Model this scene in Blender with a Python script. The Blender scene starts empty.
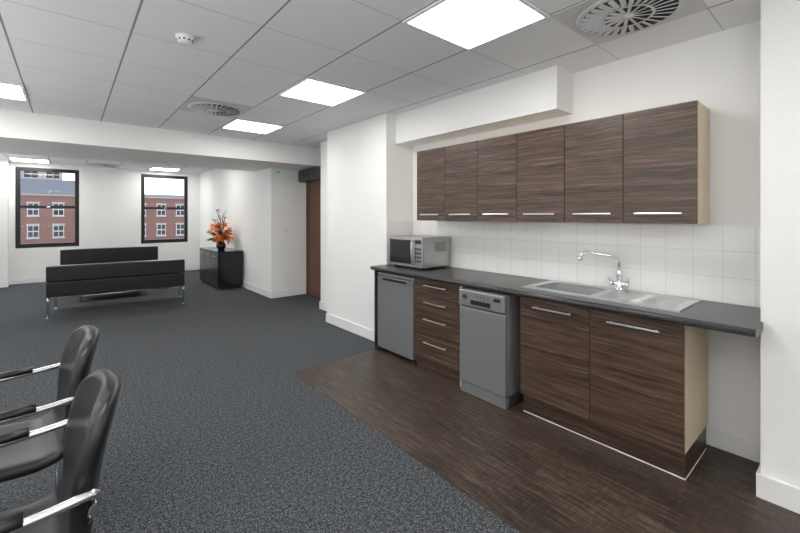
import bpy, bmesh, math, random
from mathutils import Vector, Matrix
random.seed(7)
D=bpy.data
scn=bpy.context.scene
scn.view_settings.view_transform='Standard'
scn.view_settings.exposure=0.56

# ------------------------------------------------------------ materials
def newmat(name):
    m=D.materials.new(name); m.use_nodes=True
    nt=m.node_tree; b=nt.nodes['Principled BSDF']
    return m,nt,b
def simple(name,col,rough=0.5,metal=0.0,bump=0.0,bscale=80,spec=0.5):
    m,nt,b=newmat(name)
    b.inputs['Roughness'].default_value=rough
    b.inputs['Metallic'].default_value=metal
    b.inputs['Specular IOR Level'].default_value=spec
    geo=nt.nodes.new('ShaderNodeNewGeometry')
    n=nt.nodes.new('ShaderNodeTexNoise'); n.inputs['Scale'].default_value=bscale; n.inputs['Detail'].default_value=3
    nt.links.new(geo.outputs['Position'],n.inputs['Vector'])
    mx=nt.nodes.new('ShaderNodeMix'); mx.data_type='RGBA'
    mx.inputs[6].default_value=(col[0]*.95,col[1]*.95,col[2]*.95,1)
    mx.inputs[7].default_value=(min(1,col[0]*1.05),min(1,col[1]*1.05),min(1,col[2]*1.05),1)
    nt.links.new(n.outputs['Fac'],mx.inputs[0])
    nt.links.new(mx.outputs[2],b.inputs['Base Color'])
    if bump:
        bp=nt.nodes.new('ShaderNodeBump'); bp.inputs['Strength'].default_value=bump; bp.inputs['Distance'].default_value=.002
        nt.links.new(n.outputs['Fac'],bp.inputs['Height']); nt.links.new(bp.outputs['Normal'],b.inputs['Normal'])
    return m
def emis(name,col,s):
    m,nt,b=newmat(name)
    b.inputs['Base Color'].default_value=(*col,1)
    b.inputs['Emission Color'].default_value=(*col,1)
    b.inputs['Emission Strength'].default_value=s
    return m
def ramp(nt,stops):
    r=nt.nodes.new('ShaderNodeValToRGB')
    els=r.color_ramp.elements
    while len(els)<len(stops): els.new(.5)
    for e,(p,c) in zip(els,stops):
        e.position=p; e.color=(*c,1)
    return r
def math_(nt,op,a,b=None):
    n=nt.nodes.new('ShaderNodeMath'); n.operation=op
    for i,v in enumerate((a,b)):
        if v is None: continue
        if isinstance(v,(int,float)): n.inputs[i].default_value=v
        else: nt.links.new(v,n.inputs[i])
    return n.outputs[0]

def wood_mat(name,light=1.0):
    m,nt,b=newmat(name)
    geo=nt.nodes.new('ShaderNodeNewGeometry')
    oi=nt.nodes.new('ShaderNodeObjectInfo')
    off=nt.nodes.new('ShaderNodeCombineXYZ')
    r=math_(nt,'MULTIPLY',oi.outputs['Random'],37.0)
    nt.links.new(r,off.inputs[1]); nt.links.new(r,off.inputs[2])
    add=nt.nodes.new('ShaderNodeVectorMath'); add.operation='ADD'
    nt.links.new(geo.outputs['Position'],add.inputs[0]); nt.links.new(off.outputs[0],add.inputs[1])
    mp0=nt.nodes.new('ShaderNodeMapping'); mp0.inputs['Scale'].default_value=(1,1.8,5)
    nt.links.new(add.outputs[0],mp0.inputs[0])
    w=nt.nodes.new('ShaderNodeTexNoise'); w.inputs['Scale'].default_value=1.6; w.inputs['Detail'].default_value=2
    nt.links.new(mp0.outputs[0],w.inputs['Vector'])
    wz=math_(nt,'MULTIPLY',w.outputs['Fac'],0.05)
    cz=nt.nodes.new('ShaderNodeCombineXYZ'); nt.links.new(wz,cz.inputs[2])
    add2=nt.nodes.new('ShaderNodeVectorMath'); add2.operation='ADD'
    nt.links.new(add.outputs[0],add2.inputs[0]); nt.links.new(cz.outputs[0],add2.inputs[1])
    mp=nt.nodes.new('ShaderNodeMapping'); mp.inputs['Scale'].default_value=(.6,1.3,46)
    nt.links.new(add2.outputs[0],mp.inputs[0])
    n=nt.nodes.new('ShaderNodeTexNoise'); n.inputs['Scale'].default_value=1.5; n.inputs['Detail'].default_value=6; n.inputs['Roughness'].default_value=.64
    nt.links.new(mp.outputs[0],n.inputs['Vector'])
    mp2=nt.nodes.new('ShaderNodeMapping'); mp2.inputs['Scale'].default_value=(2,6,240)
    nt.links.new(add2.outputs[0],mp2.inputs[0])
    n2=nt.nodes.new('ShaderNodeTexNoise'); n2.inputs['Scale'].default_value=1.5; n2.inputs['Detail'].default_value=3
    nt.links.new(mp2.outputs[0],n2.inputs['Vector'])
    f=math_(nt,'ADD',math_(nt,'MULTIPLY',n.outputs['Fac'],.70),math_(nt,'MULTIPLY',n2.outputs['Fac'],.30))
    L=light*.80
    cr=ramp(nt,[(.36,(.024*L,.013*L,.0085*L)),(.46,(.070*L,.040*L,.025*L)),(.55,(.120*L,.073*L,.047*L)),(.67,(.225*L,.15*L,.102*L))])
    nt.links.new(f,cr.inputs[0]); nt.links.new(cr.outputs[0],b.inputs['Base Color'])
    b.inputs['Roughness'].default_value=.36
    return m

def carpet_mat():
    m,nt,b=newmat('carpet_charcoal')
    geo=nt.nodes.new('ShaderNodeNewGeometry')
    n=nt.nodes.new('ShaderNodeTexNoise'); n.inputs['Scale'].default_value=135; n.inputs['Detail'].default_value=2; n.inputs['Roughness'].default_value=.6
    nt.links.new(geo.outputs['Position'],n.inputs['Vector'])
    v=nt.nodes.new('ShaderNodeTexNoise'); v.inputs['Scale'].default_value=48; v.inputs['Detail'].default_value=3; v.inputs['Roughness'].default_value=.8
    nt.links.new(geo.outputs['Position'],v.inputs['Vector'])
    f=math_(nt,'ADD',math_(nt,'MULTIPLY',n.outputs['Fac'],.65),math_(nt,'MULTIPLY',v.outputs['Fac'],.35))
    cr=ramp(nt,[(.40,(.014,.0155,.018)),(.5,(.056,.061,.067)),(.60,(.17,.18,.192))])
    nt.links.new(f,cr.inputs[0]); nt.links.new(cr.outputs[0],b.inputs['Base Color'])
    b.inputs['Roughness'].default_value=.95; b.inputs['Specular IOR Level'].default_value=.15
    bp=nt.nodes.new('ShaderNodeBump'); bp.inputs['Strength'].default_value=.3; bp.inputs['Distance'].default_value=.003
    nt.links.new(n.outputs['Fac'],bp.inputs['Height']); nt.links.new(bp.outputs['Normal'],b.inputs['Normal'])
    return m

def vinyl_mat():
    m,nt,b=newmat('vinyl_wood_plank')
    geo=nt.nodes.new('ShaderNodeNewGeometry')
    sep=nt.nodes.new('ShaderNodeSeparateXYZ'); nt.links.new(geo.outputs['Position'],sep.inputs[0])
    cmb=nt.nodes.new('ShaderNodeCombineXYZ'); nt.links.new(sep.outputs[1],cmb.inputs[0]); nt.links.new(sep.outputs[0],cmb.inputs[1])
    br=nt.nodes.new('ShaderNodeTexBrick')
    br.inputs['Scale'].default_value=1; br.inputs['Brick Width'].default_value=1.2; br.inputs['Row Height'].default_value=.152
    br.inputs['Mortar Size'].default_value=.0015; br.inputs['Mortar Smooth'].default_value=.3
    br.inputs['Color1'].default_value=(.74,.74,.74,1); br.inputs['Color2'].default_value=(1.25,1.25,1.25,1); br.inputs['Mortar'].default_value=(.35,.35,.35,1)
    nt.links.new(cmb.outputs[0],br.inputs['Vector'])
    mp=nt.nodes.new('ShaderNodeMapping'); mp.inputs['Scale'].default_value=(70,4,1)
    nt.links.new(geo.outputs['Position'],mp.inputs[0])
    n=nt.nodes.new('ShaderNodeTexNoise'); n.inputs['Scale'].default_value=1; n.inputs['Detail'].default_value=5; n.inputs['Roughness'].default_value=.7
    nt.links.new(mp.outputs[0],n.inputs['Vector'])
    mp2=nt.nodes.new('ShaderNodeMapping'); mp2.inputs['Scale'].default_value=(14,60,1)
    nt.links.new(geo.outputs['Position'],mp2.inputs[0])
    n2=nt.nodes.new('ShaderNodeTexNoise'); n2.inputs['Scale'].default_value=1; n2.inputs['Detail'].default_value=3
    nt.links.new(mp2.outputs[0],n2.inputs['Vector'])
    f=math_(nt,'ADD',math_(nt,'MULTIPLY',n.outputs['Fac'],.80),math_(nt,'MULTIPLY',n2.outputs['Fac'],.20))
    cr=ramp(nt,[(.36,(.015,.0095,.0075)),(.5,(.047,.032,.0235)),(.64,(.118,.085,.063))])
    nt.links.new(f,cr.inputs[0])
    mx=nt.nodes.new('ShaderNodeMix'); mx.data_type='RGBA'; mx.blend_type='MULTIPLY'; mx.inputs[0].default_value=1
    nt.links.new(cr.outputs[0],mx.inputs[6]); nt.links.new(br.outputs['Color'],mx.inputs[7])
    nt.links.new(mx.outputs[2],b.inputs['Base Color'])
    b.inputs['Roughness'].default_value=.42
    bp=nt.nodes.new('ShaderNodeBump'); bp.inputs['Strength'].default_value=.2; bp.inputs['Distance'].default_value=.002
    nt.links.new(f,bp.inputs['Height']); nt.links.new(bp.outputs['Normal'],b.inputs['Normal'])
    return m

def ceiling_mat():
    m,nt,b=newmat('ceiling_tiles')
    geo=nt.nodes.new('ShaderNodeNewGeometry')
    sep=nt.nodes.new('ShaderNodeSeparateXYZ'); nt.links.new(geo.outputs['Position'],sep.inputs[0])
    def line(sock,off,w):
        a=math_(nt,'DIVIDE',math_(nt,'ADD',sock,off),.6)
        fr=math_(nt,'FRACT',a)
        d=math_(nt,'ABSOLUTE',math_(nt,'SUBTRACT',fr,.5))
        return math_(nt,'GREATER_THAN',d,.5-w/.6/2)
    lx=line(sep.outputs[0],60.0-.3,.012)  # tile joints along Y, edge shadow painted in as dark grey
    ly=line(sep.outputs[1],60.0-.55,.007)
    n=nt.nodes.new('ShaderNodeTexNoise'); n.inputs['Scale'].default_value=220; n.inputs['Detail'].default_value=2
    nt.links.new(geo.outputs['Position'],n.inputs['Vector'])
    cr=ramp(nt,[(.3,(.74,.745,.75)),(.6,(.83,.835,.84))])
    nt.links.new(n.outputs['Fac'],cr.inputs[0])
    m1=nt.nodes.new('ShaderNodeMix'); m1.data_type='RGBA'
    nt.links.new(ly,m1.inputs[0]); nt.links.new(cr.outputs[0],m1.inputs[6]); m1.inputs[7].default_value=(.52,.525,.53,1)
    m2=nt.nodes.new('ShaderNodeMix'); m2.data_type='RGBA'
    nt.links.new(lx,m2.inputs[0]); nt.links.new(m1.outputs[2],m2.inputs[6]); m2.inputs[7].default_value=(.27,.275,.28,1)
    nt.links.new(m2.outputs[2],b.inputs['Base Color'])
    b.inputs['Roughness'].default_value=.9
    return m

def tile_mat():
    m,nt,b=newmat('splash_tiles')
    geo=nt.nodes.new('ShaderNodeNewGeometry')
    sep=nt.nodes.new('ShaderNodeSeparateXYZ'); nt.links.new(geo.outputs['Position'],sep.inputs[0])
    cmb=nt.nodes.new('ShaderNodeCombineXYZ')
    xy=math_(nt,'ADD',sep.outputs[0],sep.outputs[1])
    nt.links.new(xy,cmb.inputs[0]); nt.links.new(math_(nt,'SUBTRACT',sep.outputs[2],.912),cmb.inputs[1])
    br=nt.nodes.new('ShaderNodeTexBrick'); br.offset=0
    br.inputs['Scale'].default_value=1; br.inputs['Brick Width'].default_value=.152; br.inputs['Row Height'].default_value=.16
    br.inputs['Mortar Size'].default_value=.0018; br.inputs['Mortar Smooth'].default_value=.2
    br.inputs['Color1'].default_value=(.79,.785,.77,1); br.inputs['Color2'].default_value=(.81,.805,.79,1); br.inputs['Mortar'].default_value=(.60,.595,.58,1)
    nt.links.new(cmb.outputs[0],br.inputs['Vector'])
    nt.links.new(br.outputs['Color'],b.inputs['Base Color'])
    b.inputs['Roughness'].default_value=.15
    bp=nt.nodes.new('ShaderNodeBump'); bp.invert=True; bp.inputs['Strength'].default_value=.3; bp.inputs['Distance'].default_value=.002
    nt.links.new(br.outputs['Fac'],bp.inputs['Height']); nt.links.new(bp.outputs['Normal'],b.inputs['Normal'])
    return m

def counter_mat():
    m,nt,b=newmat('worktop_speckled')
    geo=nt.nodes.new('ShaderNodeNewGeometry')
    n=nt.nodes.new('ShaderNodeTexNoise'); n.inputs['Scale'].default_value=170; n.inputs['Detail'].default_value=3
    nt.links.new(geo.outputs['Position'],n.inputs['Vector'])
    cr=ramp(nt,[(.4,(.016,.016,.018)),(.56,(.040,.040,.043)),(.70,(.16,.16,.16))])
    nt.links.new(n.outputs['Fac'],cr.inputs[0]); nt.links.new(cr.outputs[0],b.inputs['Base Color'])
    b.inputs['Roughness'].default_value=.3
    return m

def brick_mat():
    m,nt,b=newmat('red_brick')
    geo=nt.nodes.new('ShaderNodeNewGeometry')
    sep=nt.nodes.new('ShaderNodeSeparateXYZ'); nt.links.new(geo.outputs['Position'],sep.inputs[0])
    cmb=nt.nodes.new('ShaderNodeCombineXYZ'); nt.links.new(sep.outputs[0],cmb.inputs[0]); nt.links.new(sep.outputs[2],cmb.inputs[1])
    br=nt.nodes.new('ShaderNodeTexBrick')
    br.inputs['Scale'].default_value=1; br.inputs['Brick Width'].default_value=.22; br.inputs['Row Height'].default_value=.075
    br.inputs['Mortar Size'].default_value=.008
    br.inputs['Color1'].default_value=(.25,.115,.095,1); br.inputs['Color2'].default_value=(.19,.09,.075,1); br.inputs['Mortar'].default_value=(.24,.18,.15,1)
    nt.links.new(cmb.outputs[0],br.inputs['Vector']); nt.links.new(br.outputs['Color'],b.inputs['Base Color'])
    b.inputs['Roughness'].default_value=.9
    return m
def glass_mat():
    m,nt,b=newmat('window_glass')
    nt.nodes.remove(b)
    out=[n for n in nt.nodes if n.type=='OUTPUT_MATERIAL'][0]
    t=nt.nodes.new('ShaderNodeBsdfTransparent'); g=nt.nodes.new('ShaderNodeBsdfGlossy'); g.inputs['Roughness'].default_value=.02
    mx=nt.nodes.new('ShaderNodeMixShader'); mx.inputs[0].default_value=.012
    nt.links.new(t.outputs[0],mx.inputs[1]); nt.links.new(g.outputs[0],mx.inputs[2]); nt.links.new(mx.outputs[0],out.inputs[0])
    return m

M={}
M['wall']=simple('wall_paint',(.83,.825,.81),.7,bump=.05,bscale=120)
M['trim']=simple('trim_white',(.82,.82,.82),.35)
M['ceil']=ceiling_mat(); M['carpet']=carpet_mat(); M['vinyl']=vinyl_mat(); M['tile']=tile_mat(); M['counter']=counter_mat()
M['wood']=wood_mat('walnut_laminate'); M['plinth']=wood_mat('walnut_plinth',.8)
M['beige']=simple('maple_carcass',(.66,.54,.38),.5)
M['chrome']=simple('chrome',(.75,.76,.78),.12,1.0)
M['steel']=simple('brushed_steel',(.62,.63,.64),.28,1.0,bscale=40)
M['bowl']=simple('steel_bowl',(.66,.67,.68),.42,1.0)
M['silver']=simple('silver_paint',(.25,.255,.265),.38,.45)
M['silverlt']=simple('silver_light',(.38,.385,.39),.35,.5)
M['mwsteel']=simple('microwave_steel',(.46,.46,.455),.27,1.0)
M['dgrey']=simple('dark_grey_plastic',(.05,.052,.056),.45)
M['black']=simple('black_plastic',(.010,.010,.011),.35)
M['leather']=simple('black_leather',(.008,.008,.009),.33,bump=.3,bscale=260)
M['gloss']=simple('black_gloss',(.008,.008,.009),.15)
M['dglass']=simple('dark_glass',(.02,.022,.025),.06)
M['frame']=simple('window_frame_black',(.008,.009,.011),.4)
M['glass']=glass_mat()
M['brick']=brick_mat()
M['stone']=simple('stone_pale',(.42,.40,.37),.8)
M['bwin']=simple('facade_window_frame',(.55,.56,.58),.6)
M['slate']=simple('roof_slate',(.13,.14,.155),.8,bscale=3)
M['officeblock']=simple('pale_concrete',(.42,.38,.36),.8,bscale=3)
M['door']=simple('door_mahogany',(.11,.048,.024),.4,bscale=14)
M['panel']=emis('light_diffuser',(1,.985,.955),11.5)
M['vent']=simple('vent_white',(.60,.60,.60),.5)
M['ventdark']=simple('vent_dark',(.03,.03,.03),.7)
M['green']=emis('exit_green',(.05,.45,.2),.3)
M['orange']=simple('petal_orange',(.90,.33,.07),.5)
M['orange2']=simple('petal_deep_orange',(.80,.20,.03),.5)
M['leaf']=simple('leaf_green',(.03,.07,.02),.5)
M['twig']=simple('twig_dark',(.03,.015,.012),.6)
M['ground']=simple('asphalt_ground',(.2,.2,.2),.9,bscale=2)
M['white']=simple('white_plastic',(.8,.8,.8),.35)

# ------------------------------------------------------------ builder
def fillet(pts,r,n=6):
    pts=[Vector(p) for p in pts]; out=[pts[0]]
    for i in range(1,len(pts)-1):
        a,b,c=pts[i-1],pts[i],pts[i+1]
        d1=(a-b); d2=(c-b); rr=min(r,d1.length*.49,d2.length*.49)
        p1=b+d1.normalized()*rr; p2=b+d2.normalized()*rr
        for k in range(n+1):
            t=k/n; out.append(p1*(1-t)**2+b*2*t*(1-t)+p2*t*t)
    out.append(pts[-1]); return out
class Obj:
    def __init__(s,name,origin=(0,0,0),parent=None):
        s.name=name; s.o=Vector(origin) if parent is None else Vector(parent.location); s.parent=parent
        s.bm=bmesh.new(); s.mats=[]
    def mi(s,m):
        if m not in s.mats: s.mats.append(m)
        return s.mats.index(m)
    def _merge(s,t,mat,smooth=False,M4=None):
        i=s.mi(mat)
        if M4 is not None: t.transform(M4)
        bmesh.ops.recalc_face_normals(t,faces=t.faces)
        for f in t.faces:
            f.material_index=i
            if smooth is True or (smooth=='side' and len(f.verts)==4): f.smooth=True
            else: f.smooth=False
        me=D.meshes.new('tmp'); t.to_mesh(me); t.free(); s.bm.from_mesh(me); D.meshes.remove(me)
    def box(s,x0,x1,y0,y1,z0,z1,mat,bev=0,seg=2,M4=None,smooth=False):
        t=bmesh.new(); bmesh.ops.create_cube(t,size=1)
        for v in t.verts:
            v.co=Vector((x0+(v.co.x+.5)*(x1-x0),y0+(v.co.y+.5)*(y1-y0),z0+(v.co.z+.5)*(z1-z0)))
        if bev: bmesh.ops.bevel(t,geom=t.edges[:],offset=bev,segments=seg,affect='EDGES',profile=.5)
        s._merge(t,mat,smooth,M4)
    def cyl(s,p0,p1,r,mat,n=20,r2=None):
        p0=Vector(p0);p1=Vector(p1);d=p1-p0
        t=bmesh.new(); bmesh.ops.create_cone(t,cap_ends=True,segments=n,radius1=r,radius2=r if r2 is None else r2,depth=d.length)
        q=d.to_track_quat('Z','Y').to_matrix().to_4x4()
        s._merge(t,mat,'side',Matrix.Translation((p0+p1)/2)@q)
    def sphere(s,c,r,mat,sc=(1,1,1),n=14):
        t=bmesh.new(); bmesh.ops.create_uvsphere(t,u_segments=n,v_segments=max(6,n//2),radius=r)
        s._merge(t,mat,True,Matrix.Translation(c)@Matrix.Diagonal((*sc,1)))
    def tube(s,pts,r,mat,n=10,flat=1.0,r_end=None):
        pts=[Vector(p) for p in pts]; t=bmesh.new(); rings=[]
        T=[(pts[min(i+1,len(pts)-1)]-pts[max(i-1,0)]).normalized() for i in range(len(pts))]
        up=Vector((0,0,1)) if abs(T[0].z)<.9 else Vector((1,0,0))
        N=(up-T[0]*up.dot(T[0])).normalized()
        for i,p in enumerate(pts):
            N=(N-T[i]*N.dot(T[i])).normalized(); B=T[i].cross(N)
            rr=r if r_end is None else r+(r_end-r)*i/(len(pts)-1)
            rings.append([t.verts.new(p+N*math.cos(a)*rr*flat+B*math.sin(a)*rr) for a in [2*math.pi*k/n for k in range(n)]])
        for i in range(len(rings)-1):
            for k in range(n):
                t.faces.new((rings[i][k],rings[i][(k+1)%n],rings[i+1][(k+1)%n],rings[i+1][k]))
        t.faces.new(rings[0][::-1]); t.faces.new(rings[-1])
        s._merge(t,mat,True)
    def lathe(s,c,prof,mat,n=32):
        t=bmesh.new(); rings=[]
        for r,z in prof:
            rings.append([t.verts.new((c[0]+r*math.cos(2*math.pi*k/n),c[1]+r*math.sin(2*math.pi*k/n),c[2]+z)) for k in range(n)])
        for i in range(len(rings)-1):
            for k in range(n): t.faces.new((rings[i][k],rings[i][(k+1)%n],rings[i+1][(k+1)%n],rings[i+1][k]))
        t.faces.new(rings[0][::-1]); t.faces.new(rings[-1])
        s._merge(t,mat,True)
    def poly(s,pts,mat,thick=None):
        t=bmesh.new(); f=t.faces.new([t.verts.new(p) for p in pts])
        if thick:
            r=bmesh.ops.extrude_face_region(t,geom=[f])
            bmesh.ops.translate(t,vec=Vector(thick),verts=[v for v in r['geom'] if isinstance(v,bmesh.types.BMVert)])
        s._merge(t,mat)
    def prism(s,pts,vec,mat): s.poly(pts,mat,vec)
    def done(s):
        me=D.meshes.new(s.name); 
        for v in s.bm.verts: v.co-=s.o
        s.bm.to_mesh(me); s.bm.free()
        for m in s.mats: me.materials.append(m)
        ob=D.objects.new(s.name,me); scn.collection.objects.link(ob)
        if s.parent: ob.parent=s.parent
        else: ob.location=s.o
        return ob
def empty(name,loc):
    e=D.objects.new(name,None); e.location=loc; e.empty_display_size=.1; scn.collection.objects.link(e); return e
def quick(name,x0,x1,y0,y1,z0,z1,mat,bev=0):
    o=Obj(name,((x0+x1)/2,(y0+y1)/2,z0)); o.box(x0,x1,y0,y1,z0,z1,mat,bev); return o.done()

# ------------------------------------------------------------ room shell
H=2.6
XL=-3.6; YB=-2.6; YF=11.6
YC=.335   # far edge of the near right-hand wall projection
quick('floor',XL-.2,3.8,YB-.2,YF+.2,-.2,0,M['carpet'])
quick('floor_vinyl',1.58,3.1,YC,3.40,0,.003,M['vinyl'])
quick('floor_vinyl_near',1.58,2.72,-1.5,YC,0,.003,M['vinyl'])
quick('ceiling',XL-.2,3.8,YB-.2,YF+.2,H,H+.15,M['ceil'])
quick('wall_kitchen',3.1,3.8,YC,3.42,0,H,M['wall'])
quick('wall_right_near',2.72,3.8,YB,YC,0,H,M['wall'])
quick('wall_pier',2.7,3.8,3.42,4.72,0,H,M['wall'])
quick('wall_right_mid',3.0,3.8,4.72,5.45,0,H,M['wall'])
quick('wall_recess',3.4,3.8,5.45,6.7,0,H,M['wall'])
quick('wall_right_far',2.72,3.8,6.7,YF,0,H,M['wall'])
quick('wall_back',XL-.2,3.8,YB-.2,YB,0,H,M['wall'])
wins=[(-.86,.19),(1.38,2.43)]; wz0,wz1=.76,2.5
o=Obj('wall_far',(0,YF,0))
xs=[XL-.2]+[v for w in wins for v in w]+[3.8]
for i in range(0,len(xs),2): o.box(xs[i],xs[i+1],YF,YF+.25,0,H,M['wall'])
for a,b in wins:
    o.box(a,b,YF,YF+.25,0,wz0,M['wall']); o.box(a,b,YF,YF+.25,wz1,H,M['wall'])
o.done()
quick('wall_far_pier',XL,-.95,YF-.35,YF,0,H,M['wall'])
added_wins=[(-1.9,-.1),(.9,2.7),(3.7,5.5),(8.0,9.8)]  # left-wall windows, out of view, added to bring in daylight
o=Obj('wall_left',(XL,0,0))
ys=[YB]+[v for w in added_wins for v in w]+[YF]
for i in range(0,len(ys),2): o.box(XL-.2,XL,ys[i],ys[i+1],0,H,M['wall'])
for a,b in added_wins:
    o.box(XL-.2,XL,a,b,0,wz0,M['wall']); o.box(XL-.2,XL,a,b,wz1,H,M['wall'])
o.done()
def window_x(name,a,b,y):
    e=empty(name,((a+b)/2,y,wz0))
    f=Obj('frame',parent=e); fw=.075
    f.box(a,a+fw,y,y+.08,wz0,wz1,M['frame'],.004); f.box(b-fw,b,y,y+.08,wz0,wz1,M['frame'],.004)
    f.box(a+fw,b-fw,y,y+.08,wz1-fw,wz1,M['frame'],.004); f.box(a+fw,b-fw,y,y+.08,wz0,wz0+.09,M['frame'],.004)
    zm=(wz0+wz1)/2+.02
    f.box(a+fw,b-fw,y+.01,y+.07,zm-.03,zm+.03,M['frame'],.004)
    f.box((a+b)/2-.03,(a+b)/2+.03,y-.01,y+.01,zm-.012,zm+.012,M['chrome'],.003)
    f.done()
    g=Obj('glass',parent=e); g.box(a+fw,b-fw,y+.035,y+.041,wz0+.09,wz1-fw,M['glass']); g.done()
for i,(a,b) in enumerate(wins): window_x('window_%d'%(i+1),a+.002,b-.002,YF+.02)
for i,(a,b) in enumerate(added_wins):
    x=XL-.12
    e=empty('window_%d'%(i+3),(x,(a+b)/2,wz0)); f=Obj('frame',parent=e); fw=.065; a+=.002;b-=.002
    f.box(x,x+.08,a,a+fw,wz0,wz1,M['frame']); f.box(x,x+.08,b-fw,b,wz0,wz1,M['frame'])
    f.box(x,x+.08,a+fw,b-fw,wz0,wz0+.09,M['frame']); f.box(x,x+.08,a+fw,b-fw,wz1-fw,wz1,M['frame'])
    f.box(x+.01,x+.07,a+fw,b-fw,1.62,1.68,M['frame']); f.done()
    g=Obj('glass',parent=e); g.box(x+.035,x+.041,a+fw,b-fw,wz0+.09,wz1-fw,M['glass']); g.done()
o=Obj('trim_beam',(0,5.97,2.3))
o.box(XL,3.4,5.97,6.7,2.3,H,M['wall']); o.box(XL,2.72,6.7,7.5,2.3,H,M['wall']); o.done()
quick('trim_soffit',2.84,3.1,1.50,3.42,2.27,H,M['wall'])
def bb(name,x0,x1,y0,y1):
    quick(name,x0,x1,y0,y1,.003,.125,M['trim'],.003)
t=.016
bb('baseboard_kitchen',3.1-t,3.1,YC+.002,3.39)
bb('baseboard_right_near',2.72-t,2.72,YB,YC+t)
bb('baseboard_right_near_return',2.72,3.1-t,YC,YC+t)
bb('baseboard_pier',2.7-t,2.7,3.42,4.72+t)
bb('baseboard_right_mid',3.0-t,3.0,4.74,5.45+t)
bb('baseboard_return',2.72-t,3.4,6.7-t,6.7)
bb('baseboard_right_far',2.72-t,2.72,6.7,YF-t)
bb('baseboard_far',-.95,2.72,YF-t,YF)
bb('baseboard_far_pier',XL,-.95+t,YF-.35-t,YF-.35)
quick('trim_splash_tiles',3.094,3.1,YC+.002,3.418,.912,1.392,M['tile'])
quick('trim_splash_tiles_side',2.702,3.094,3.414,3.42,.912,1.392,M['tile'])

# door in recess
e=empty('door_1',(3.38,6.1,0))
d=Obj('leaf',parent=e); d.box(3.365,3.398,5.74,6.58,.01,2.0,M['door'],.003); d.done()
d=Obj('architrave',parent=e)
d.box(3.35,3.4,5.68,5.74,.001,2.06,M['door'],.003); d.box(3.35,3.4,6.58,6.64,.001,2.06,M['door'],.003); d.box(3.35,3.4,5.74,6.58,2.0,2.06,M['door'],.003); d.done()
d=Obj('handle',parent=e); d.cyl((3.33,5.83,1.0),(3.365,5.83,1.0),.012,M['chrome']); d.cyl((3.33,5.83,1.0),(3.33,5.96,1.0),.01,M['chrome']); d.done()
o=Obj('air_curtain',(3.3,6.1,2.07)); o.box(3.2,3.398,5.66,6.66,2.07,2.27,M['dgrey'],.02,3)
for k in range(6): o.box(3.195,3.2,5.72,6.6,2.10+.025*k,2.11+.025*k,M['black'])
o.done()
o=Obj('emergency_sign',(2.84,6.68,2.2)); o.box(2.77,2.87,6.65,6.698,2.19,2.26,M['white'],.006); o.box(2.785,2.855,6.646,6.65,2.205,2.245,M['green']); o.done()
o=Obj('light_switch',(2.95,6.69,1.2)); o.box(2.98,3.06,6.69,6.699,1.15,1.24,M['white'],.003); o.box(3.005,3.035,6.685,6.69,1.17,1.22,M['white'],.002); o.done()

# ceiling fittings
def clight(x,y):
    o=Obj('ceiling_light',(x,y,H)); a=.298
    for (x0,x1,y0,y1) in ((-a,a,-a,-a+.02),(-a,a,a-.02,a),(-a,-a+.02,-a+.02,a-.02),(a-.02,a,-a+.02,a-.02)):
        o.box(x+x0,x+x1,y+y0,y+y1,H-.014,H-.001,M['white'])
    o.box(x-a+.02,x+a-.02,y-a+.02,y+a-.02,H-.009,H-.001,M['panel']); o.done()
for y in (1.45,3.25,5.05,8.65,11.05,-.95): clight(1.8,y)  # panels past the beam and behind the camera are unseen, added for light
for y in (1.45,-.95,5.05,8.65,11.05): clight(-.6,y)  # near, rear and beyond-beam panels here are unseen extras for light
for y in (5.05,2.05,-.95,8.65): clight(-2.4,y)  # whole row out of view, extra panels added to light the room
def diffuser(x,y):
    o=Obj('air_vent',(x,y,H)); a=.298; z=H-.001
    o.box(x-a,x+a,y-a,y+a,H-.006,z,M['vent'])
    o.lathe((x,y,H-.020),[(.235,.014),(.262,.012),(.268,.006),(.262,0),(.24,-.001)],M['vent'],48)
    o.lathe((x,y,H-.0215),[(.236,.0),(.236,-.0005)],M['ventdark'],48)
    n=28
    for k in range(n):
        R=Matrix.Translation((x,y,0))@Matrix.Rotation(2*math.pi*k/n,4,'Z')@Matrix.Translation((0,0,H-.026))@Matrix.Rotation(.35,4,'X')
        o.box(.13,.238,-.013,.013,-.0015,.0015,M['vent'],M4=R)
        if k%2==0: o.box(.03,.12,-.009,.009,-.0015,.0015,M['vent'],M4=R)
    o.lathe((x,y,H-.032),[(.0,.006),(.032,.006),(.032,0),(.0001,-.004)],M['vent'],24)
    t=bmesh.new(); nn=40
    rin=[t.verts.new((x+.117*math.cos(2*math.pi*k/nn),y+.117*math.sin(2*math.pi*k/nn),H-.030)) for k in range(nn)]
    rout=[t.verts.new((x+.133*math.cos(2*math.pi*k/nn),y+.133*math.sin(2*math.pi*k/nn),H-.030)) for k in range(nn)]
    for k in range(nn): t.faces.new((rin[k],rin[(k+1)%nn],rout[(k+1)%nn],rout[k]))
    o._merge(t,M['vent'])
    o.done()
diffuser(2.4,.85); diffuser(1.2,4.45); diffuser(.6,11.05)
o=Obj('smoke_detector',(.57,2.8,H)); o.lathe((.57,2.8,H-.001),[(.055,0),(.055,-.012),(.048,-.02),(.046,-.028),(.04,-.04),(.02,-.046),(.001,-.046)],M['white'],28)
for k in range(10):
    R=Matrix.Translation((.57,2.8,H-.028))@Matrix.Rotation(2*math.pi*k/10,4,'Z'); o.box(.043,.047,-.006,.006,-.006,.004,M['dgrey'],M4=R)
o.done()

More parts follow.
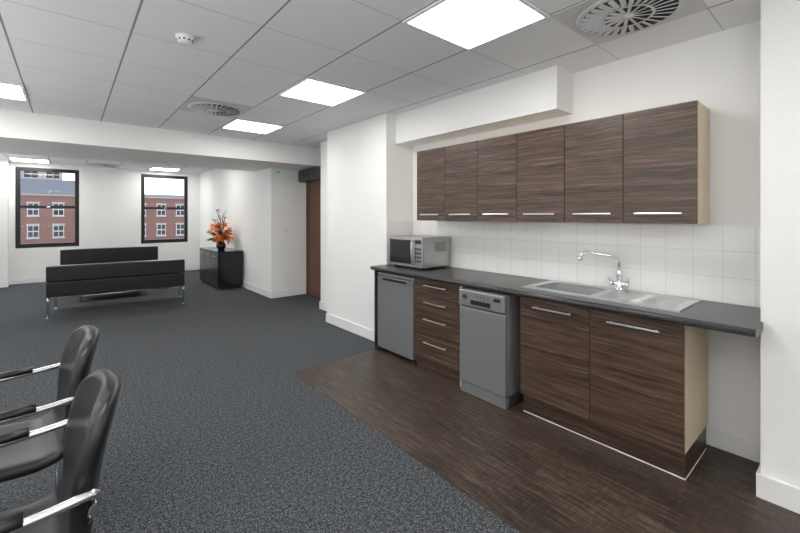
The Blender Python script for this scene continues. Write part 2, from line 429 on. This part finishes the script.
# ------------------------------------------------------------ kitchen
XF=2.53
ys=[.617+.402*k for k in range(7)]
for k in range(3):
    y0=ys[2*k]; y1=ys[2*k+2]
    e=empty('wall_cabinet',(2.95,(y0+y1)/2,1.403))
    c=Obj('carcass',parent=e)
    c.box(2.82,3.092,y0+.0015,y1-.0015,1.405,2.125,M['beige'],.001); c.done()
    for j in range(2):
        a=ys[2*k+j]+.002; b=ys[2*k+j+1]-.002
        dd=Obj('door_panel_%d'%j,parent=e); dd.box(2.8,2.819,a,b,1.403,2.127,M['wood'],.0015); dd.done()
        h=Obj('handle_%d'%j,parent=e)
        h.box(2.775,2.785,(a+b)/2-.13,(a+b)/2+.13,1.459,1.471,M['steel'],.003)
        for q in (-.11,.11): h.box(2.785,2.80,(a+b)/2+q-.006,(a+b)/2+q+.006,1.46,1.47,M['steel'])
        h.done()
e=empty('base_cabinet',(2.8,1.12,.003))
c=Obj('carcass',parent=e)
c.box(XF+.02,3.06,.620,1.618,.15,.735,M['beige'])
c.box(XF+.02,3.06,.620,.638,.735,.868,M['beige']); c.box(XF+.02,3.06,1.60,1.618,.735,.868,M['beige']); c.box(XF+.02,XF+.04,.638,1.60,.735,.868,M['beige'])
c.done()
p=Obj('plinth',parent=e); p.box(2.575,2.593,.622,1.618,.004,.15,M['plinth']); p.box(2.593,3.02,.622,.640,.004,.15,M['plinth']); p.box(2.593,3.02,1.6,1.618,.004,.15,M['plinth']); 
p.box(2.573,2.575,.620,1.618,.004,.011,M['white']); p.box(2.573,3.02,.620,.622,.004,.011,M['white']); p.done()
for j,(a,b) in enumerate(((.617,1.116),(1.120,1.618))):
    dd=Obj('door_panel_%d'%j,parent=e); dd.box(XF,XF+.019,a,b,.15,.864,M['wood'],.0015); dd.done()
    h=Obj('handle_%d'%j,parent=e)
    h.box(XF-.028,XF-.018,(a+b)/2-.14,(a+b)/2+.14,.796,.808,M['steel'],.003)
    for q in (-.12,.12): h.box(XF-.018,XF,(a+b)/2+q-.006,(a+b)/2+q+.006,.797,.807,M['steel'])
    h.done()
y0,y1=2.20,2.775
e=empty('drawer_cabinet',(2.8,2.49,.003))
c=Obj('carcass',parent=e); c.box(XF+.02,3.06,y0,y1,.15,.868,M['beige']); c.done()
c=Obj('side_panel',parent=e); c.box(XF+.001,3.02,y0-.02,y0-.001,.004,.868,M['beige']); c.done()
p=Obj('plinth',parent=e); p.box(2.575,2.593,y0,y1,.004,.15,M['plinth']); p.box(2.593,3.02,y1-.018,y1,.004,.15,M['plinth']); p.done()
zs=[.12,.335,.55,.706,.862]
for j in range(4):
    dd=Obj('drawer_front_%d'%j,parent=e); dd.box(XF,XF+.019,y0+.002,y1-.002,zs[j]+.002,zs[j+1]-.002,M['wood'],.0015); dd.done()
    h=Obj('handle_%d'%j,parent=e); yc=(y0+y1)/2; zc=zs[j+1]-.055
    h.box(XF-.028,XF-.018,yc-.14,yc+.14,zc-.005,zc+.005,M['steel'],.003)
    for q in (-.12,.12): h.box(XF-.018,XF,yc+q-.006,yc+q+.006,zc-.005,zc+.005,M['steel'])
    h.done()
quick('end_panel',XF,3.06,3.395,3.413,.004,.868,M['plinth'])
y0,y1=2.80,3.375
o=Obj('mini_fridge',(2.8,3.09,.003))
o.box(2.60,3.07,y0,y1,.02,.845,M['silver'],.006)
o.box(2.54,2.595,y0,y1,.05,.815,M['silver'],.010,3)
o.box(2.545,2.60,y0,y1,.820,.848,M['silverlt'],.006)
o.box(2.60,2.62,y0+.02,y1-.02,.021,.05,M['black'])
o.box(2.533,2.541,y0+.10,y1-.10,.775,.797,M['black'],.003)
for yy in (y0+.06,y1-.06):
    for xx in (2.64,3.02): o.cyl((xx,yy,.003),(xx,yy,.021),.018,M['black'])
o.done()
y0,y1=1.70,2.15
o=Obj('dishwasher',(2.75,1.92,.003))
o.box(2.50,3.05,y0,y1,.10,.855,M['silver'],.004)
o.box(2.52,3.05,y0+.015,y1-.015,.012,.10,M['dgrey'])
o.box(2.462,2.50,y0+.002,y1-.002,.095,.715,M['silver'],.012,3)
o.box(2.455,2.50,y0+.002,y1-.002,.722,.852,M['silver'],.010,3)
o.box(2.451,2.456,y0+.13,y1-.13,.745,.78,M['black'],.002)
o.box(2.451,2.456,y0+.04,y0+.10,.80,.825,M['black'],.002)
o.cyl((2.443,y1-.07,.80),(2.456,y1-.07,.80),.018,M['dgrey'])
for q in range(4): o.cyl((2.451,y0+.15+.035*q,.815),(2.456,y0+.15+.035*q,.815),.006,M['dgrey'],10)
o.box(2.475,2.52,y0+.006,y1-.006,.008,.09,M['silver'],.004)
for yy in (y0+.05,y1-.05):
    for xx in (2.56,3.0): o.cyl((xx,yy,.003),(xx,yy,.013),.018,M['black'])
o.done()
# countertop with sink cutout
o=Obj('countertop',(2.8,1.9,.87))
cx0,cx1=2.495,3.092; cy0,cy1=YC+.002,3.412; zt0,zt1=.870,.911
sx0,sx1,sy0,sy1=2.66,3.0,1.16,1.60
o.box(cx0,sx0,cy0,cy1,zt0,zt1,M['counter'])
o.box(sx1,cx1,cy0,cy1,zt0,zt1,M['counter'])
o.box(sx0,sx1,cy0,sy0,zt0,zt1,M['counter']); o.box(sx0,sx1,sy1,cy1,zt0,zt1,M['counter'])
o.cyl((cx0+.0005,cy0-.015,(zt0+zt1)/2),(cx0+.0005,cy1,(zt0+zt1)/2),.0205,M['counter'],24)
o.box(cx0,2.70,cy0-.015,cy0,zt0,zt1,M['counter'])
o.done()
# sink: one bowl, flat ribbed drainer continuous with the deck
o=Obj('kitchen_sink',(2.83,1.2,.912))
X0,X1,Y0,Y1=2.60,3.05,.655,1.66; z0,z1=.9115,.918
bx0,bx1,by0,by1=2.675,2.985,1.18,1.585
o.box(X0,bx0,Y0,Y1,z0,z1,M['steel']); o.box(bx1,X1,Y0,Y1,z0,z1,M['steel'])
o.box(bx0,bx1,by1,Y1,z0,z1,M['steel']); o.box(bx0,bx1,Y0,by0,z0,z1,M['steel'])
w=.004; zb=.76
o.box(bx0-w,bx0,by0-w,by1+w,zb,z1-.001,M['bowl']); o.box(bx1,bx1+w,by0-w,by1+w,zb,z1-.001,M['bowl'])
o.box(bx0,bx1,by0-w,by0,zb,z1-.004,M['bowl']); o.box(bx0,bx1,by1,by1+w,zb,z1-.001,M['bowl']); o.box(bx0-w,bx1+w,by0-w,by1+w,zb-w,zb,M['bowl'])
o.cyl((2.83,1.38,zb),(2.83,1.38,zb+.004),.04,M['chrome'])
for k in range(11):
    xx=2.68+.03*k; o.tube([(xx,Y0+.05,z1-.0015),(xx,by0-.05,z1-.0015)],.0030,M['steel'],8)
o.tube(fillet([(X0+.006,Y0+.006,z1-.002),(X1-.006,Y0+.006,z1-.002),(X1-.006,Y1-.006,z1-.002),(X0+.006,Y1-.006,z1-.002),(X0+.006,Y0+.006,z1-.002)],.03),.003,M['steel'],8)
o.done()
o=Obj('kitchen_faucet',(3.015,1.10,.9195)); fx,fy=3.015,1.12
o.lathe((fx,fy,.9195),[(.026,0),(.026,.006),(.020,.012),(.019,.09),(.021,.10),(.021,.135),(.016,.145),(.002,.148)],M['chrome'],24)
pth=fillet([(fx,fy,1.02),(fx,fy,1.125),(fx-.03,fy+.03,1.160),(fx-.135,fy+.165,1.185),(fx-.165,fy+.20,1.175),(fx-.168,fy+.205,1.145)],.04,6)
o.tube(pth,.010,M['chrome'],12)
o.cyl((fx-.168,fy+.205,1.148),(fx-.168,fy+.205,1.125),.0125,M['chrome'])
for sgn in (-1,1):
    o.cyl((fx,fy,.965),(fx,fy+sgn*.045,.965),.014,M['chrome'])
    o.cyl((fx,fy+sgn*.045,.965),(fx,fy+sgn*.06,.965),.019,M['chrome'])
    o.tube([(fx,fy+sgn*.055,.97),(fx-.02,fy+sgn*.065,1.0),(fx-.04,fy+sgn*.075,1.012)],.006,M['chrome'],8)
o.done()
# microwave
o=Obj('microwave_oven',(2.85,3.04,.912))
a0,a1,b0,b1,c0,c1=2.67,3.05,2.79,3.31,.925,1.235
o.box(a0,a1,b0,b1,c0,c1,M['mwsteel'],.008)
o.box(a0-.018,a0,b0+.002,b1-.002,c0+.004,c1-.004,M['mwsteel'],.006)
o.box(a0-.0215,a0-.017,b0+.15,b1-.02,c0+.035,c1-.03,M['dglass'],.002)
o.box(a0-.0225,a0-.021,b0+.19,b1-.06,c0+.075,c1-.07,M['dglass'],.0005)
o.box(a0-.021,a0-.017,b0+.015,b0+.105,c1-.065,c1-.025,M['black'],.002)
for i in range(3):
    for j in range(4): o.box(a0-.021,a0-.017,b0+.02+.03*i,b0+.04+.03*i,c0+.06+.04*j,c0+.085+.04*j,M['dgrey'],.001)
o.tube(fillet([(a0-.018,b0+.13,c0+.04),(a0-.045,b0+.13,c0+.04),(a0-.045,b0+.13,c1-.04),(a0-.018,b0+.13,c1-.04)],.012,4),.007,M['chrome'],8)
for i in range(8): o.box(a1-.22,a1-.06,b0-.0008,b0+.001,c1-.06-.012*i,c1-.056-.012*i,M['dgrey'])
for xx in (a0+.04,a1-.04):
    for yy in (b0+.05,b1-.05): o.cyl((xx,yy,.912),(xx,yy,.927),.014,M['black'])
o.done()

# ------------------------------------------------------------ sofas
def sofa(x,y,rot,w=1.66,top=.72):
    e=empty('sofa',(0,0,0))
    def P(name): return Obj(name,parent=e)
    d=.74
    s=P('backrest'); s.box(-w/2,w/2,-d/2,-d/2+.15,.515,top,M['leather'],.014,3)
    s.box(-w/2,w/2,-d/2,-d/2+.15,.30,.508,M['leather'],.014,3); s.done()
    s=P('seat_base'); s.box(-w/2,w/2,-d/2+.152,d/2,.29,.345,M['leather'],.015,3); s.done()
    for i in (0,1):
        s=P('seat_cushion_%d'%(i+1)); xa=-w/2+i*w/2; s.box(xa+.004,xa+w/2-.004,-d/2+.153,d/2+.01,.345,.45,M['leather'],.025,4,smooth=True); s.done()
    s=P('chrome_frame')
    for sx in (-1,1):
        xx=sx*(w/2-.02)
        s.tube(fillet([(xx,-d/2+.03,.006),(xx,-d/2+.03,.278),(xx,d/2-.04,.278),(xx,d/2-.04,.006)],.03,5),.014,M['chrome'],12)
        for yy in (-d/2+.03,d/2-.04): s.cyl((xx,yy,.001),(xx,yy,.008),.022,M['chrome'])
    for yy in (-d/2+.05,d/2-.05): s.cyl((-w/2+.035,yy,.278),(w/2-.035,yy,.278),.010,M['chrome'])
    s.done()
    e.location=(x,y,0); e.rotation_euler=(0,0,rot)
sofa(.65,7.68,math.radians(-6),w=1.72,top=.735)
sofa(.66,9.62,math.radians(180-4),w=1.6,top=.80)
e=empty('coffee_table',(.62,8.72,0))
s=Obj('top',parent=e); s.box(.12,1.12,8.45,8.95,.30,.34,M['gloss'],.004); s.done()
s=Obj('legs',parent=e)
for xx in (.16,1.08):
    for yy in (8.49,8.91): s.cyl((xx,yy,.001),(xx,yy,.30),.016,M['chrome'])
s.box(.2,1.04,8.5,8.9,.10,.115,M['gloss']); 
for yy in (8.49,8.91): s.cyl((.16,yy,.108),(1.08,yy,.108),.008,M['chrome'])
s.done()

# ------------------------------------------------------------ credenza
e=empty('credenza',(2.45,8.8,0))
x0,x1,y0,y1=2.22,2.70,8.10,9.50
s=Obj('body',parent=e)
s.box(x0+.02,x1,y0+.01,y1-.01,.05,.725,M['gloss'],.003)
s.box(x0,x1,y0,y1,.725,.75,M['gloss'],.003)
s.box(x0+.04,x1-.02,y0+.03,y1-.03,.001,.05,M['black']); s.done()
for i in range(3):
    a=y0+.01+i*.46
    s=Obj('door_panel_%d'%i,parent=e); s.box(x0+.001,x0+.019,a+.003,a+.457,.055,.72,M['gloss'],.002); s.done()
    s=Obj('handle_%d'%i,parent=e); s.box(x0-.02,x0-.012,a+.14,a+.32,.645,.655,M['steel']); s.box(x0-.012,x0+.001,a+.15,a+.16,.646,.654,M['steel']); s.box(x0-.012,x0+.001,a+.30,a+.31,.646,.654,M['steel']); s.done()

# flowers
o=Obj('flower_vase',(2.42,8.6,.751)); vx,vy,vz=2.42,8.6,.751
o.lathe((vx,vy,vz),[(.055,0),(.075,.02),(.095,.07),(.09,.12),(.05,.17),(.04,.20),(.055,.225),(.05,.225),(.03,.19)],M['gloss'],28)
def petal(o,c,dirv,L,W,mat):
    dirv=Vector(dirv).normalized(); side=dirv.cross(Vector((random.uniform(-1,1),random.uniform(-1,1),1))).normalized(); nrm=side.cross(dirv)
    t=bmesh.new(); rows=[]
    for i in range(6):
        u=i/5; ww=W*math.sin(math.pi*min(1,.08+u*.9))*.5; cc=Vector(c)+dirv*L*u+nrm*(-L*.45*u*u)
        rows.append([t.verts.new(cc-side*ww),t.verts.new(cc-nrm*ww*.35),t.verts.new(cc+side*ww)])
    for i in range(5):
        for k in range(2): t.faces.new((rows[i][k],rows[i][k+1],rows[i+1][k+1],rows[i+1][k]))
    o._merge(t,mat,True)
for k in range(34):
    a=2*math.pi*k/34*5+random.uniform(-.3,.3); rr=.03+.22*((k*7)%34)/34; hz=random.uniform(1.0,1.33)-rr*.35
    c=Vector((vx+rr*math.cos(a)*.75,vy+rr*math.sin(a)*1.15,hz))
    o.tube([(vx,vy,.96),((vx+c.x)/2,(vy+c.y)/2,(.97+c.z)/2+.02),c],.003,M['leaf'],5)
    out=(c-Vector((vx,vy,1.0))).normalized()
    for j in range(7):
        b=2*math.pi*j/7; v=out+Vector((math.cos(b),math.sin(b),.5*math.sin(b*2)))*.9
        petal(o,c,v,.095,.055,random.choice([M['orange'],M['orange'],M['orange2']]))
    o.sphere(c,.012,M['twig'],n=8)
for k in range(20):
    a=random.uniform(0,2*math.pi)
    petal(o,(vx,vy,.97),(math.cos(a)*.8,math.sin(a),random.uniform(.0,1.1)),.27,.055,M['leaf'])
for k in range(10):
    a=random.uniform(0,2*math.pi); L=random.uniform(.35,.64); pts=[]
    for i in range(14):
        u=i/13; pts.append((vx+math.cos(a)*u*.10+.025*math.sin(u*12+k),vy+math.sin(a)*u*.13+.025*math.cos(u*11+k),.97+L*u))
    o.tube(pts,.007,M['twig'],6,r_end=.004)
    if k%3==0:
        for j in range(5): petal(o,pts[-1],(math.cos(j*1.26),math.sin(j*1.26),.9),.06,.025,M['twig'])
o.done()

# ------------------------------------------------------------ armchairs
def chair(x,y,rot=0):
    e=empty('office_armchair',(0,0,0))
    prof=[(-.50,.405,.47),(-.49,.445,.48),(-.40,.462,.49),(-.25,.445,.49),(-.12,.43,.49),(-.045,.445,.48),(-.008,.50,.47),(.012,.58,.46),(.030,.68,.46),(.050,.78,.455),(.068,.85,.44),(.080,.895,.40),(.086,.918,.32)]
    bm=bmesh.new(); rows=[]; nw=8
    for i,(px,pz,w) in enumerate(prof):
        row=[]
        for k in range(nw+1):
            s=-1+2*k/nw
            back=max(0,min(1,(pz-.46)/.25)) if i>5 else 0
            dx=-.05*s*s*back; dz=(.018*s*s if i<6 else 0)-(.03*s**4 if i>=9 else 0)
            row.append(bm.verts.new((px+dx,s*w/2,pz+dz)))
        rows.append(row)
    for i in range(len(rows)-1):
        for k in range(nw): bm.faces.new((rows[i][k],rows[i][k+1],rows[i+1][k+1],rows[i+1][k]))
    bmesh.ops.recalc_face_normals(bm,faces=bm.faces)
    for f in bm.faces: f.smooth=True
    me=D.meshes.new('shell'); bm.to_mesh(me); bm.free(); me.materials.append(M['leather'])
    ob=D.objects.new('leather_shell',me); scn.collection.objects.link(ob); ob.parent=e
    so=ob.modifiers.new('s','SOLIDIFY'); so.thickness=.055; so.offset=0
    su=ob.modifiers.new('u','SUBSURF'); su.levels=2; su.render_levels=2
    s=Obj('chrome_frame',parent=e)
    for sg in (-1,1):
        yy=sg*.265
        s.tube(fillet([(.005,sg*.215,.60),(.03,sg*.235,.66),(.022,yy,.70),(-.06,yy,.690),(-.40,yy,.672),(-.47,yy,.62),(-.47,yy,.014),(-.02,yy,.014)],.06,6),.0125,M['chrome'],12)
        s.tube([(-.47,yy,.40),(-.44,sg*.20,.40)],.011,M['chrome'],10)
        s.tube(fillet([(.0,sg*.22,.56),(-.02,yy,.42),(-.03,yy,.014)],.08,6),.011,M['chrome'],10)
    s.cyl((-.03,-.265,.014),(-.03,.265,.014),.0125,M['chrome'])
    s.cyl((-.44,-.265,.40),(-.44,.265,.40),.011,M['chrome'])
    s.done()
    s=Obj('arm_pads',parent=e)
    for sg in (-1,1):
        yy=sg*.265
        s.tube(fillet([(-.12,yy,.700),(-.28,yy,.698),(-.43,yy,.688)],.05,5),.024,M['black'],14,flat=.62)
    s.done()
    e.location=(x,y,0); e.rotation_euler=(0,0,rot)
chair(.025,1.61,math.radians(2)); chair(.005,2.36,math.radians(4))

# ------------------------------------------------------------ exterior
quick('ground',-60,60,14,130,-9.2,-9,M['ground'])
def bldg(x0,x1,y,z1,roof=1.1,zs=(-7.2,-4.3,-1.4,1.5),step=2.5,ww=1.15,hh=1.6,mat='brick',nm='brick_building'):
    o=Obj(nm,((x0+x1)/2,y,-9))
    o.box(x0,x1,y,y+9,-9,z1,M[mat])
    o.box(x0-.1,x1+.1,y-.15,y+.0,z1-.25,z1,M['stone'])
    if roof: o.prism([(x0-.2,y-.25,z1),(x0-.2,y+9.2,z1),(x0-.2,y+4.5,z1+roof)],(x1-x0+.4,0,0),M['slate'])
    x=x0+.9
    while x<x1-1.5:
        for z in zs:
            if z+hh<z1-.2:
                o.box(x,x+ww,y-.06,y+.02,z,z+hh,M['bwin'])
                for a in (0,1):
                    for c in (0,1):
                        o.box(x+.1+a*(ww-.1)/2,x+.02+(a+1)*(ww-.1)/2,y-.08,y-.055,z+.1+c*hh/2,z-.04+(c+1)*hh/2,M['dglass'])
                o.box(x-.1,x+ww+.1,y-.1,y,z-.18,z,M['stone']); o.box(x-.1,x+ww+.1,y-.08,y,z+hh,z+hh+.22,M['stone'])
        x+=step
    return o.done()
bldg(-30,4.5,70,4.4,roof=2.2)
bldg(6.5,34,67,4.3,roof=.5)
bldg(-30,-1,105,12.0,roof=0,zs=(2.9,5.9,8.9),step=3.2,ww=2.2,mat='officeblock',nm='office_block')

# ------------------------------------------------------------ world + added fill lights
w=D.worlds.new('world'); scn.world=w; w.use_nodes=True; nt=w.node_tree
bg=nt.nodes['Background']
tc=nt.nodes.new('ShaderNodeTexCoord'); sp=nt.nodes.new('ShaderNodeSeparateXYZ'); nt.links.new(tc.outputs['Generated'],sp.inputs[0])
cr=nt.nodes.new('ShaderNodeValToRGB'); cr.color_ramp.elements[0].color=(.93,.95,1,1); cr.color_ramp.elements[1].color=(.70,.80,1,1)
nt.links.new(sp.outputs[2],cr.inputs[0]); nt.links.new(cr.outputs[0],bg.inputs['Color'])
bg.inputs['Strength'].default_value=1.5
def fill_uplight(name,x,y,z,sx,sy,e):  # area fill without a fixture, added to brighten the ceiling
    l=D.lights.new(name,'AREA'); l.shape='RECTANGLE'; l.size=sx; l.size_y=sy; l.energy=e; l.color=(1,.985,.97)
    ob=D.objects.new(name,l); scn.collection.objects.link(ob); ob.location=(x,y,z); ob.rotation_euler=(math.pi,0,0)
fill_uplight('uplighter_lamp',-1.2,-.9,1.0,2.0,1.6,60)
fill_uplight('uplighter_lamp.001',-2.4,3.2,.9,1.4,4.0,56)
fill_uplight('uplighter_lamp.002',-2.4,9.2,.9,1.4,3.0,32)

# ------------------------------------------------------------ camera
cd=D.cameras.new('camera'); cam=D.objects.new('camera',cd); scn.collection.objects.link(cam)
cam.location=(0,0,1.45); cam.rotation_euler=(math.radians(90),0,math.radians(-40.3))
cd.sensor_width=36; cd.lens=391/800*36; cd.shift_y=-50.5/800; cd.clip_start=.05; cd.clip_end=300
scn.camera=cam
